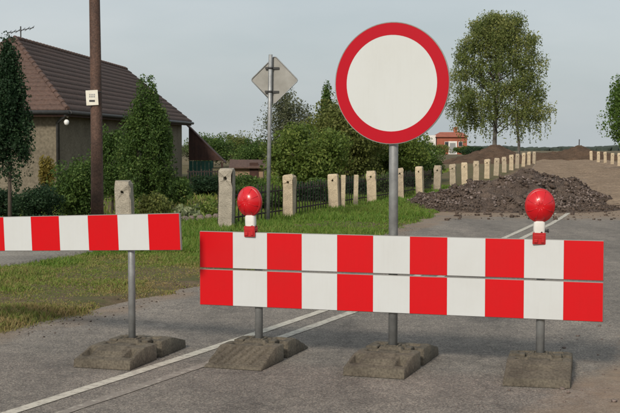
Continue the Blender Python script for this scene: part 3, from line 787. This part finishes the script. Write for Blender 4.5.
# little outbuilding by the diamond sign
OD = 48; a0, a1 = at(233, 175, OD), at(263, 175, OD); t = empty('garden_shed', (a0.x, OD, 0)); tag(t, 'small tan shed with a brown roof behind the lamp and diamond sign', 'shed')
W_ = a1.x - a0.x; zt = at(250, 167, OD).z
mb = MB(); mb.box((W_ / 2, .6, zt / 2 - .15), (W_ / 2, .6, zt / 2 + .15)); mb.build('wall', M['tan'], t)
mb = MB(); p_ = [(-.15, -.2, zt), (W_ + .15, -.2, zt), (W_ + .15, .6, zt + .28), (-.15, .6, zt + .28), (-.15, 1.4, zt), (W_ + .15, 1.4, zt)]
mb.quad(p_[0], p_[1], p_[2], p_[3]); mb.quad(p_[3], p_[2], p_[5], p_[4]); mb.quad(*[(p[0], p[1], p[2] - .05) for p in (p_[0], p_[4], p_[5], p_[1])]); mb.quad((-.15, -.2, zt - .05), (W_ + .15, -.2, zt - .05), p_[1], p_[0]); mb.quad(p_[0], p_[3], p_[4]); mb.quad(p_[1], p_[5], p_[2])
mb.build('roof', M['roof'], t)
mb = MB(); mb.box((W_ * .7, -.02, .2), (.17, .03, .4)); mb.build('door', M['wood'], t)
# low old garden fence by the lean-to
GD = 40; a0, a1 = at(187, 190, GD), at(219, 190, GD); t = empty('picket_fence', (a0.x, GD, -.15)); tag(t, 'short run of old dark garden fence before the green lean-to', 'fence')
L_ = a1.x - a0.x
for z in (.2, .6):
    mb = MB(); mb.box((L_ / 2, .02, z), (L_ / 2, .012, .02)); mb.build('rail', M['picket'], t)
for j in range(12):
    o = add('picket', pk_me, t, (L_ * (j + .5) / 12, 0, 0)); o.scale = (1.6, 1, random.uniform(.95, 1.2))

# ------------------------------------------------------------------ far brick house
FD = 215; zf = float(crest(FD)); a0, a1 = at(437, 150, FD), at(467, 150, FD)
t = empty('brick_house', (a0.x, FD, zf)); tag(t, 'far orange brick house with white end wall left of the birch', 'house')
W_ = a1.x - a0.x; zt = at(450, 137, FD).z - zf; zp = at(450, 132, FD).z - zf
mb = MB(); mb.box((W_ / 2, 4, zt / 2), (W_ / 2, 4, zt / 2)); mb.build('wall', M['brick'], t)
mb = MB(); mb.v = [(-.3, -.4, zt), (W_ + .3, -.4, zt), (W_ + .3, 8.4, zt), (-.3, 8.4, zt), (1.0, 3, zp), (W_ - .6, 3, zp), (W_ - .6, 5, zp), (1.0, 5, zp)]
mb.f = [(3, 2, 1, 0), (0, 1, 5, 4), (1, 2, 6, 5), (2, 3, 7, 6), (3, 0, 4, 7), (4, 5, 6, 7)]; mb.sm = [False] * 6; rf = mb.build('roof', M['brick'], t)
mb = MB(); mb.box((W_ * .7, 4, zp + .3), (.3, .3, .6)); mb.build('chimney', M['brick'], rf)
for xx in (.32, .78):
    w = MB(); w.box((W_ * xx, -.03, zt * .60), (.36, .06, .42)); w = w.build('window', M['paintw'], t); g_ = MB(); g_.box((W_ * xx, -.1, zt * .60), (.31, .02, .37)); g_.build('pane', M['glass'], w)
w = MB(); w.box((W_ * .52, -.04, zt * .38), (.75, .08, zt * .38)); w = w.build('door', M['paintw'], t); g_ = MB(); g_.box((W_ * .52, -.13, zt * .36), (.5, .02, zt * .3)); g_.build('pane', M['galv'], w)
mb = MB(); mb.box((-.9, 4, zt * .55), (.75, 3.5, zt * .55)); mb.build('end_wall', M['paintw'], t)

# ------------------------------------------------------------------ trees and shrubs
def leaves(P, size, droop=0.0, rs=None, bright=None, aspect=1.7):
    """diamond leaf for every point; returns V, F, v"""
    r = rs; n = len(P)
    d = r.normal(size=(n, 3)); d[:, 2] -= droop; d /= np.linalg.norm(d, axis=1)[:, None]
    e = r.normal(size=(n, 3)); e -= d * (e * d).sum(1)[:, None]; e /= np.linalg.norm(e, axis=1)[:, None]
    s = size * (.4 + 1.0 * r.random(n) ** 1.4)[:, None]
    nn = np.cross(d, e)
    V = np.stack([P - d * s * .5, P + e * s * .5 / aspect + nn * s * .1, P + d * s * .5, P - e * s * .5 / aspect + nn * s * .1], 1).reshape(-1, 3)
    i = np.arange(n) * 4
    v = np.clip((bright if bright is not None else .45) + r.normal(0, .17, n), 0, 1)
    return V, np.stack([i, i + 1, i + 2, i + 3], 1), v
def blob_points(n, nclump, rs, rx, ry, rz, fill=.55, spread=.2, shape=None):
    """points in clumps through an ellipsoid (centre 0); shape(u,z) scales the radius with height z in -1..1"""
    c = rs.normal(size=(nclump, 3)); c /= np.linalg.norm(c, axis=1)[:, None]
    rad = (fill + (1 - fill) * rs.random(nclump)) * (.82 + .3 * rs.random(nclump)); c *= rad[:, None]
    if shape is not None: c[:, :2] *= shape(c[:, 2])[:, None]
    k = rs.integers(0, nclump, n); sz = (.6 + .8 * rs.random(nclump)) * spread
    g = rs.normal(size=(n, 3)); g /= np.maximum(1, np.linalg.norm(g, axis=1) / 1.6)[:, None]
    p = c[k] + g * sz[k][:, None]
    tone = rs.random(nclump)
    return p * np.array([rx, ry, rz]), tone[k], c * np.array([rx, ry, rz])
def limbs(mb, base, clumps, r0, rs, n, top):
    for j in range(n):
        c = clumps[rs.integers(0, len(clumps))]
        s = Vector(base) + (Vector(top) - Vector(base)) * float(.35 + .6 * rs.random())
        e = Vector(c) * .92 + Vector(top_center) * 0 if False else Vector(c)
        m_ = s.lerp(e, .5) + Vector((0, 0, .06 * (e - s).length))
        mb.tube([s, m_, e], [r0 * .45, r0 * .28, r0 * .08], 6)
def bushy(name, x, y, z0, rx, rz, zc, n, leaf, mat, label, cat, seed, trunk=True, nclump=60, fill=.5, spread=.2, ry=None, droop=0, shape=None, bark='bark', tr=.06, group=None, lb=0):
    rs = np.random.default_rng(seed)
    t = empty(name, (x, y, z0)); tag(t, label, cat, group)
    p, tone, cl = blob_points(n, nclump, rs, rx, ry or rx, rz, fill, spread, shape)
    p[:, 2] += zc; cl[:, 2] += zc
    keep = p[:, 2] > .02; p = p[keep]; tone = tone[keep]
    V, F, v = leaves(p, leaf, droop, rs, .25 + .45 * tone)
    me = mesh_np('crown', V, F, mat, fattr={'v': v}); add('crown', me, t)
    mb = MB(); top = (.05 * rx, 0, zc + rz * .45)
    mb.tube([(0, 0, -.15), (.02 * rx, .01, zc * .5), top], [tr, tr * .8, tr * .3], 8)
    nl = 14 if trunk else 6
    for j in range(nl):
        c = Vector(cl[rs.integers(0, len(cl))]); s = Vector((0, 0, max(.05, zc - rz * .7 + rz * float(rs.random()))))
        mb.tube([s, s.lerp(c, .5) + Vector((0, 0, .08 * rz)), c], [tr * .5, tr * .3, tr * .08], 6)
    mb.build('trunk' if trunk else 'stem', M[bark], t)
    return t
cone = lambda z: np.clip(.62 - .55 * z, .08, 1.1) * 1.25
egg = lambda z: np.clip(1.0 - .45 * np.maximum(z, 0) ** 1.2 - .1 * z, .15, 1.2)
def gx(px, d): return (px - 310) / FPX * d
# clipped thuja in front of the house wall
bushy('thuja_tree', gx(147, 24.5), 24.5, -.1, .50, 1.32, 1.45, 30000, .055, M['f_thuja'], 'pointed dark green thuja standing before the house wall', 'tree', 31, nclump=220, fill=.55, spread=.13, droop=-.4, shape=lambda z: np.clip(1.12 - .46 * np.clip(z, -.4, 1) - .40 * np.clip(z - .3, 0, 1) - .5 * np.clip(-z - .5, 0, 1), .10, 1.3), tr=.07)
# slender conifer at the left edge of the view
bushy('conifer_tree', gx(9, 19), 19.0, -.05, .38, 1.08, 1.98, 24000, .048, M['f_dark'], 'slender dark conifer on a bare thin trunk at the left edge', 'tree', 32, nclump=140, fill=.45, spread=.15, droop=.5, shape=lambda z: np.clip(.80 - .68 * z, .10, 1.25), tr=.035)
# shrubs of the garden
bushy('shrub', gx(78, 22.6), 22.6, -.05, .46, .54, .60, 14000, .055, M['f_thuja'], 'round leafy green shrub left of the wooden pole', 'shrub', 33, False, 90, tr=.03)
bushy('shrub', gx(38, 21.5), 21.5, -.05, .40, .36, .38, 9000, .045, M['f_dark'], 'low dull green shrub under the left conifer', 'shrub', 34, False, 70, tr=.025)
bushy('shrub', gx(112, 26.5), 26.5, -.05, .46, .80, .98, 14000, .06, M['f_thuja'], 'tall leafy shrub between the wooden pole and thuja', 'shrub', 35, False, 90, tr=.03)
bushy('shrub', gx(8, 22.5), 22.5, -.05, .40, .30, .34, 5000, .05, M['f_dark'], 'low dark shrub at the foot of the left conifer', 'shrub', 36, False, 70, tr=.025)
bushy('ornamental_shrub', gx(47, 23.5), 23.5, -.05, .14, .34, .88, 3500, .045, M['f_yellow'], 'slim yellow leaved shrub before the house wall', 'shrub', 37, False, 30, spread=.28, tr=.02)
bushy('shrub', gx(153, 22.5), 22.5, -.05, .30, .26, .28, 4000, .05, M['f_olive'], 'low shrub under the thuja behind the left fence post', 'shrub', 38, False, 60, tr=.02)
bushy('leafy_plant', gx(187, 21.8), 21.8, -.02, .21, .12, .20, 260, .12, M['f_pale'], 'plant with broad pale leaves behind the fence', 'plant', 39, False, 20, spread=.3, tr=.012)
bushy('leafy_plant', gx(205, 23), 23.0, -.03, .25, .16, .18, 700, .07, M['f_mid'], 'low green plant beside the grey fence post', 'plant', 40, False, 24, spread=.3, tr=.012)
bushy('shrub', gx(178, 29), 29.0, -.08, .38, .30, .32, 6000, .055, M['f_thuja'], 'low green shrub right of the thuja by the house wall', 'shrub', 91, False, 60, tr=.02)
bushy('shrub', gx(208, 34), 34.0, -.1, .55, .30, .30, 7000, .06, M['f_dark'], 'dark shrub before the old garden fence', 'shrub', 92, False, 70, tr=.02)
bushy('shrub', gx(246, 30), 30.0, -.08, .55, .34, .34, 8000, .06, M['f_thuja'], 'green shrub behind the left barrier lamp', 'shrub', 93, False, 70, tr=.02)
# garden edging stones
for k in range(7):
    px = 168 + k * 8 + random.uniform(-1, 1); d = 20.6 + k * .18
    mb = MB(); rr_ = random.uniform(.06, .1)
    mb.lathe([(rr_ * .6, -.08), (rr_, 0), (rr_ * .95, .05 + .04 * random.random()), (rr_ * .5, .11)], 7, Matrix.Translation((0, 0, .02)) @ Matrix.Rotation(random.uniform(0, 6), 4, 'Z'), smooth=False)
    x = gx(px, d)
    tag(mb.build('edging_stone', M['stone'], None, (x, d, float(zground(x, d))), (R(random.uniform(-8, 8)), R(random.uniform(-8, 8)), 0)), 'grey edging stone in the bed behind the fence, %s from the left' % ords[k], 'stone', 'edging stones of the garden bed')
# trees behind the fence
bushy('fruit_tree', gx(288, 44), 44, -.1, 1.05, 1.6, 1.95, 17000, .08, M['f_grey'], 'grey green loose tree behind the diamond sign', 'tree', 41, nclump=90, fill=.35, spread=.17, tr=.09, shape=egg)
bushy('garden_tree', gx(305, 33), 33, -.1, 1.15, .80, 1.15, 22000, .085, M['f_mid'], 'broad bushy green tree behind the third fence post', 'tree', 42, nclump=140, fill=.45, spread=.17, tr=.09)
bushy('garden_tree', gx(346, 37), 37, -.1, 1.35, 1.22, 1.55, 30000, .09, M['f_olive'], 'tall green tree behind the round sign, left side', 'tree', 43, nclump=170, fill=.45, spread=.15, tr=.1)
bushy('garden_tree', gx(390, 40), 40, -.1, 1.35, 1.0, 1.25, 24000, .09, M['f_mid'], 'green tree under the right part of the round sign', 'tree', 44, nclump=140, fill=.45, spread=.16, tr=.1)
bushy('garden_tree', gx(419, 43), 43, -.1, .85, .72, .86, 11000, .09, M['f_thuja'], 'dark green bush at the right end of the garden trees', 'tree', 45, nclump=90, fill=.45, spread=.18, tr=.07)
bushy('spruce_tree', gx(327, 42), 42, -.1, .6, 1.9, 1.75, 13000, .09, M['f_thuja'], 'narrow pointed conifer rising left of the round sign', 'tree', 46, nclump=120, fill=.4, spread=.13, tr=.07, shape=lambda z: np.clip(.55 - .52 * z, .06, 1.1))
for k, (px, d, rx_, top, mt, lb) in enumerate([(212, 70, 1.35, 136, 'f_thuja', 'dull green distant tree right of the lean-to roof'), (236, 74, 1.5, 134, 'f_olive', 'hazy distant tree between the lean-to and diamond sign'), (258, 66, 1.15, 140, 'f_thuja', 'small distant tree left of the diamond sign post'), (200, 78, 1.2, 138, 'f_grey', 'distant tree just above the lean-to slope')]):
    H = at(px, top, d).z + .1
    bushy('distant_tree', gx(px, d), d, -.1, rx_, H * .46, H * .56, 10000, .11, M[mt], lb, 'tree', 50 + k, nclump=90, fill=.4, spread=.2, tr=.08, group='trees beyond the garden')
# low hedge plants under the trees, behind the pickets
for k, (px, d, w_) in enumerate([(268, 24.8, .5), (306, 27.5, .55), (322, 28.5, .4), (348, 31, .5), (384, 33, .5), (410, 36, .5)]):
    bushy('shrub', gx(px, d), d, -.06, w_, .3, .3, 4500, .07, M['f_dark' if k % 2 else 'f_thuja'], 'low dark bush behind the pickets, %s from the left' % ords[k], 'shrub', 60 + k, False, 60, tr=.02, group='low bushes behind the pickets')
# tree at the right edge
bushy('roadside_tree', gx(634, 60), 60, 0, 1.4, 2.25, 3.05, 26000, .12, M['f_bright'], 'fresh green tree reaching in at the right edge', 'tree', 71, nclump=120, fill=.45, spread=.15, tr=.11, shape=egg)
# the big weeping birch
def birch(px, d, base_y, seed):
    rs = np.random.default_rng(seed); zb = float(crest(d)); x = gx(px, d)
    t = empty('birch_tree', (x, d, zb)); tag(t, 'tall weeping birch standing beyond the earth mounds', 'tree')
    sc = d / FPX   # metres per photo pixel out there
    H = at(px, 8, d).z - zb
    prof_z = np.array([20, 30, 45, 70, 95, 115, 130, 140, 146]) * sc          # above the base (photo px * sc)
    prof_r = np.array([24, 38, 47, 50, 47, 40, 28, 15, 5]) * sc
    pts = []; tones = []; cl = []
    nb = 300
    for k in range(nb):
        z = (32 + 108 * rs.random() ** .9) * sc; r_ = np.interp(z, prof_z, prof_r) * (.35 + .65 * rs.random() ** .5) * (.8 + .35 * rs.random()); a_ = rs.random() * 2 * pi
        c = np.array([r_ * np.cos(a_), r_ * np.sin(a_) * .8, z]); cl.append(c); tone = rs.random()
        m = int(170 * (.5 + rs.random())); g = rs.normal(size=(m, 3)) ; g = np.clip(g, -1.7, 1.7) * np.array([4.6, 4.6, 3.4]) * sc * (.6 + .6 * rs.random())
        pts.append(c + g); tones.append(np.full(m, tone))
        for s in range(rs.integers(2, 5)):                                     # hanging strands
            ln = (10 + 20 * rs.random()) * sc; m = 34; u = rs.random(m)
            q_ = c + np.array([rs.normal() * 4 * sc, rs.normal() * 4 * sc, 0]) + np.stack([rs.normal(0, .55 * sc, m) + u * rs.normal() * 1.5 * sc, rs.normal(0, .55 * sc, m), -u * ln], 1)
            pts.append(q_); tones.append(np.full(m, tone * .8))
    p = np.concatenate(pts); tone = np.concatenate(tones); kp = p[:, 2] > 14 * sc; p, tone = p[kp], tone[kp]
    V, F, v = leaves(p, 1.85 * sc, .8, rs, .2 + .5 * tone); add('crown', mesh_np('crown', V, F, M['f_birch'], fattr={'v': v}), t)
    mb = MB(); s_ = sc
    mb.tube([(-5 * s_, 0, -.5), (-4.5 * s_, 0, 20 * s_), (-3 * s_, 0, 60 * s_), (2 * s_, 0, 128 * s_)], [2.6 * s_, 2.1 * s_, 1.5 * s_, .3 * s_], 10)
    mb.tube([(20 * s_, 2 * s_, -.5), (20 * s_, 2 * s_, 14 * s_), (16 * s_, 1 * s_, 50 * s_), (12 * s_, 0, 100 * s_)], [1.6 * s_, 1.4 * s_, 1.0 * s_, .25 * s_], 8)
    mb.build('trunk', M['birchbark'], t)
    mb = MB()
    for k in range(46):
        c = Vector(cl[rs.integers(0, len(cl))]); s0 = Vector((-2 * s_, 0, max(24 * s_, c.z - (14 + 18 * float(rs.random())) * s_))); mb.tube([s0, s0.lerp(c, .55) + Vector((0, 0, 4 * s_)), c], [.6 * s_, .4 * s_, .12 * s_], 5)
    mb.build('limbs', M['bark'], t)
birch(499, 108, 150, 80)
# small scrub by the far house and far woodland
bushy('distant_tree', gx(474, 150), 150, float(crest(150)), 1.3, .55, .6, 3500, .16, M['f_dark'], 'low dark scrub right of the far brick house', 'tree', 81, nclump=40, tr=.08, group='trees beyond the garden')
bushy('distant_tree', gx(441, 190), 190, float(crest(190)), 1.6, .8, .8, 3000, .2, M['f_olive'], 'low scrub before the left corner of the far brick house', 'tree', 82, nclump=40, tr=.08, group='trees beyond the garden')
bushy('distant_tree', gx(463, 185), 185, float(crest(185)), 1.5, .7, .7, 3000, .2, M['f_thuja'], 'low scrub before the right corner of the far brick house', 'tree', 83, nclump=40, tr=.08, group='trees beyond the garden')
def woodland():
    rs = np.random.default_rng(90); V = []; F = []
    xs = np.linspace(-900, 1500, 700); d = 2300.0; zb = float(crest(d))
    h = 6 + 11 * fbm(xs * .012, xs * 0 + 3, 5)
    n = len(xs)
    for row, (dy, f_) in enumerate(((0, 0), (0, .75), (18, 1), (60, .9), (60, 0))): V += [(x + rs.normal() * 1.5, d + dy + rs.normal() * 4, zb - 2 + (hh * f_ + rs.normal() * .7 * (f_ > 0))) for x, hh in zip(xs, h)]
    me = mesh_np('woodland', V, grid_faces(5, n), M['wood_far'])
    tag(add('distant_woodland', me), 'thin dark strip of far woodland along the horizon', 'woodland', kind='stuff')
woodland()

# ------------------------------------------------------------------ heaps
def heap(name, x0, x1, y0, y1, bumps, mat, label, seed, step=.07, rough=.09):
    xs = np.arange(x0, x1, step); ys_ = np.arange(y0, y1, step); XX, YY = np.meshgrid(xs, ys_)
    h = np.zeros_like(XX)
    for bx, by, hh, sx, sy in bumps:
        rr_ = np.sqrt(((XX - bx) / sx) ** 2 + ((YY - by) / sy) ** 2); h = np.maximum(h, 0) + 0
        h = np.maximum(h, hh * np.clip(1.12 - rr_, 0, 1) ** .9)
    e = sstep(0, .12, h)
    h = h + e * ((fbm(XX * 1.6 + seed, YY * 1.6, 3) - .5) * rough * 2.2 + (fbm(XX * 7 + seed, YY * 7, 3) - .5) * rough)
    zb = crest(YY)
    Zz = np.where(h > .01, h, -.12) + zb
    t = empty(name, ((x0 + x1) / 2, (y0 + y1) / 2, 0)); tag(t, label, 'heap')
    P = np.stack([XX - t.location.x, YY - t.location.y, Zz], -1).reshape(-1, 3)
    add('heap_body', mesh_np('heap_body', P, grid_faces(len(ys_), len(xs)), mat, True), t)
    return t, XX, YY, h
def rocks(t, XX, YY, h, n, smin, smax, mat, seed, nm='rubble', edge=.03, pw=2.2):
    rs = np.random.default_rng(seed)
    w = ((h > edge) * (.12 + sstep(.42, .58, fbm(XX * 1.1 + 3, YY * .8, 3)))).ravel().astype(float); idx = rs.choice(h.size, n, p=w / w.sum())
    base = np.array([(-1, -1, -1), (1, -1, -1), (1, 1, -1), (-1, 1, -1), (-1, -1, 1), (1, -1, 1), (1, 1, 1), (-1, 1, 1)], float)
    fc = np.array([(3, 2, 1, 0), (4, 5, 6, 7), (0, 1, 5, 4), (1, 2, 6, 5), (2, 3, 7, 6), (3, 0, 4, 7)])
    V = []; F = []
    for k, i in enumerate(idx):
        s = smin + (smax - smin) * rs.random() ** pw
        b_ = base * (1 + rs.normal(0, .22, (8, 3))) * s * np.array([1, .75, .3 + .4 * rs.random()])
        q_ = np.array(Matrix.Rotation(rs.random() * 6.28, 3, 'Z') @ Matrix.Rotation(rs.normal() * .5, 3, 'X') @ Matrix.Rotation(rs.normal() * .5, 3, 'Y'))
        c = np.array([XX.ravel()[i] + rs.normal() * .04 - t.location.x, YY.ravel()[i] + rs.normal() * .04 - t.location.y, h.ravel()[i] + s * .25 + float(crest(YY.ravel()[i]))])
        V.append(b_ @ q_.T + c); F.append(fc + 8 * k)
    o = add(nm, mesh_np(nm, np.concatenate(V), np.concatenate(F), mat), t); o['kind'] = 'stuff'
t, XX, YY, h = heap('rubble_heap', 1.4, 9.4, 23.6, 34, [(5.15, 29.2, .64, 1.5, 2.8), (5.65, 29.6, .56, 1.3, 2.2), (3.55, 27.2, .32, 1.4, 2.2), (4.0, 27.6, .46, 1.4, 2.6), (4.55, 28.3, .58, 1.5, 2.8), (6.35, 29.9, .46, .9, 1.5), (4.5, 26.5, .26, 2.0, 1.7)], M['rubble'], 'dark heap of broken asphalt rubble dumped on the left lane', 5, .05, .17)
rocks(t, XX, YY, h, 11000, .005, .034, M['rubble'], 6, pw=2.6)
rocks(t, XX, YY, h, 4600, .005, .034, M['stone'], 16, 'rubble_chips', edge=.10, pw=2.2)
rocks(t, XX, YY, h, 170, .035, .07, M['rubble'], 17, 'asphalt_slabs', edge=.2, pw=1.5)
yy_ = np.arange(27.5, 96, .22); oo = np.linspace(-2.1, 3.4, 46); OO, YY = np.meshgrid(oo, yy_); XX = c_(YY) + OO
hh = .05 + .16 * (fbm(XX * .55, YY * .28, 4) - .35) + .07 * (fbm(XX * 3, YY * 2.2, 3) - .5) - .06 * np.exp(-((OO - .2) / .28) ** 2) - .06 * np.exp(-((OO - 1.9) / .28) ** 2)
hh = hh * sstep(27.5, 31, YY) * sstep(-2.1, -1.6, OO) * sstep(3.4, 2.6, OO) * sstep(96, 90, YY) + .012
tag(add('dirt_track', mesh_np('dirt_track', np.stack([XX, YY, hh + crest(YY)], -1).reshape(-1, 3), grid_faces(len(yy_), 46), M['track'], True)), kind='structure')
t, XX, YY, h = heap('earth_mound', 8.5, 14.8, 74, 86, [(12.0, 80, 1.12, 2.2, 4.5), (10.7, 79, .6, 2.0, 4.0)], M['earth'], 'dark brown earth mound below the birch trunk', 6, .13, .16)
t, XX, YY, h = heap('earth_mound', 15.5, 26, 86, 99, [(19.8, 91, 1.05, 2.2, 4.0), (17.6, 91.5, .55, 2.6, 4.0), (21.5, 91, .55, 2.0, 4)], M['earth'], 'low brown earth mound at the far right beyond the road', 7, .14, .16)
q = at(579, 144, 91); mb = MB(); mb.tube([(0, 0, -.4), (.02, 0, .55)], .035, 6); tag(mb.build('marker_stake', M['picket'], None, (q.x, 91, 1.0)), 'thin dark stake standing on top of the right earth mound', 'stake')
# loose clods and stones strewn on the road near the heap and along the right shoulder
def strew(name, n, fx, smin, smax, mat, label, seed):
    rs = np.random.default_rng(seed); V = []; F = []
    base = np.array([(-1, -1, -1), (1, -1, -1), (1, 1, -1), (-1, 1, -1), (-1, -1, 1), (1, -1, 1), (1, 1, 1), (-1, 1, 1)], float) * .8
    fc = np.array([(3, 2, 1, 0), (4, 5, 6, 7), (0, 1, 5, 4), (1, 2, 6, 5), (2, 3, 7, 6), (3, 0, 4, 7)])
    for k in range(n):
        x, y = fx(rs); s = smin + (smax - smin) * rs.random() ** 3
        q_ = np.array(Matrix.Rotation(rs.random() * 6.28, 3, 'Z'))
        V.append((base * (1 + rs.normal(0, .25, (8, 3))) * s * np.array([1, .85, .55])) @ q_.T + np.array([x, y, max(0.0, float(zground(x, y))) + s * .35])); F.append(fc + 8 * k)
    tag(add(name, mesh_np(name, np.concatenate(V), np.concatenate(F), mat)), label, 'stones', kind='stuff')
def f1(rs):
    y = 6.2 + 20 * rs.random() ** 1.5; return float(c_(y)) + float(rw(y)) * (.55 + .5 * rs.random() ** .6), y
def f2(rs):
    y = 22.5 + 7 * rs.random(); return float(c_(y)) - 2.2 + 5 * rs.random(), y
def f3(rs):
    y = 7 + 14 * rs.random() ** 1.3; return float(c_(y)) - float(lw(y)) + rs.normal() * .22 + .02, y
strew('loose_stones', 900, f1, .003, .016, M['stone'], 'small loose stones along the right side of the road', 11)
strew('loose_clods', 500, f2, .01, .05, M['rubble'], 'clods fallen on the road around the rubble heap', 12)
strew('verge_grit', 1500, f3, .002, .009, M['rubble'], 'grit and clods along the left road edge', 13)
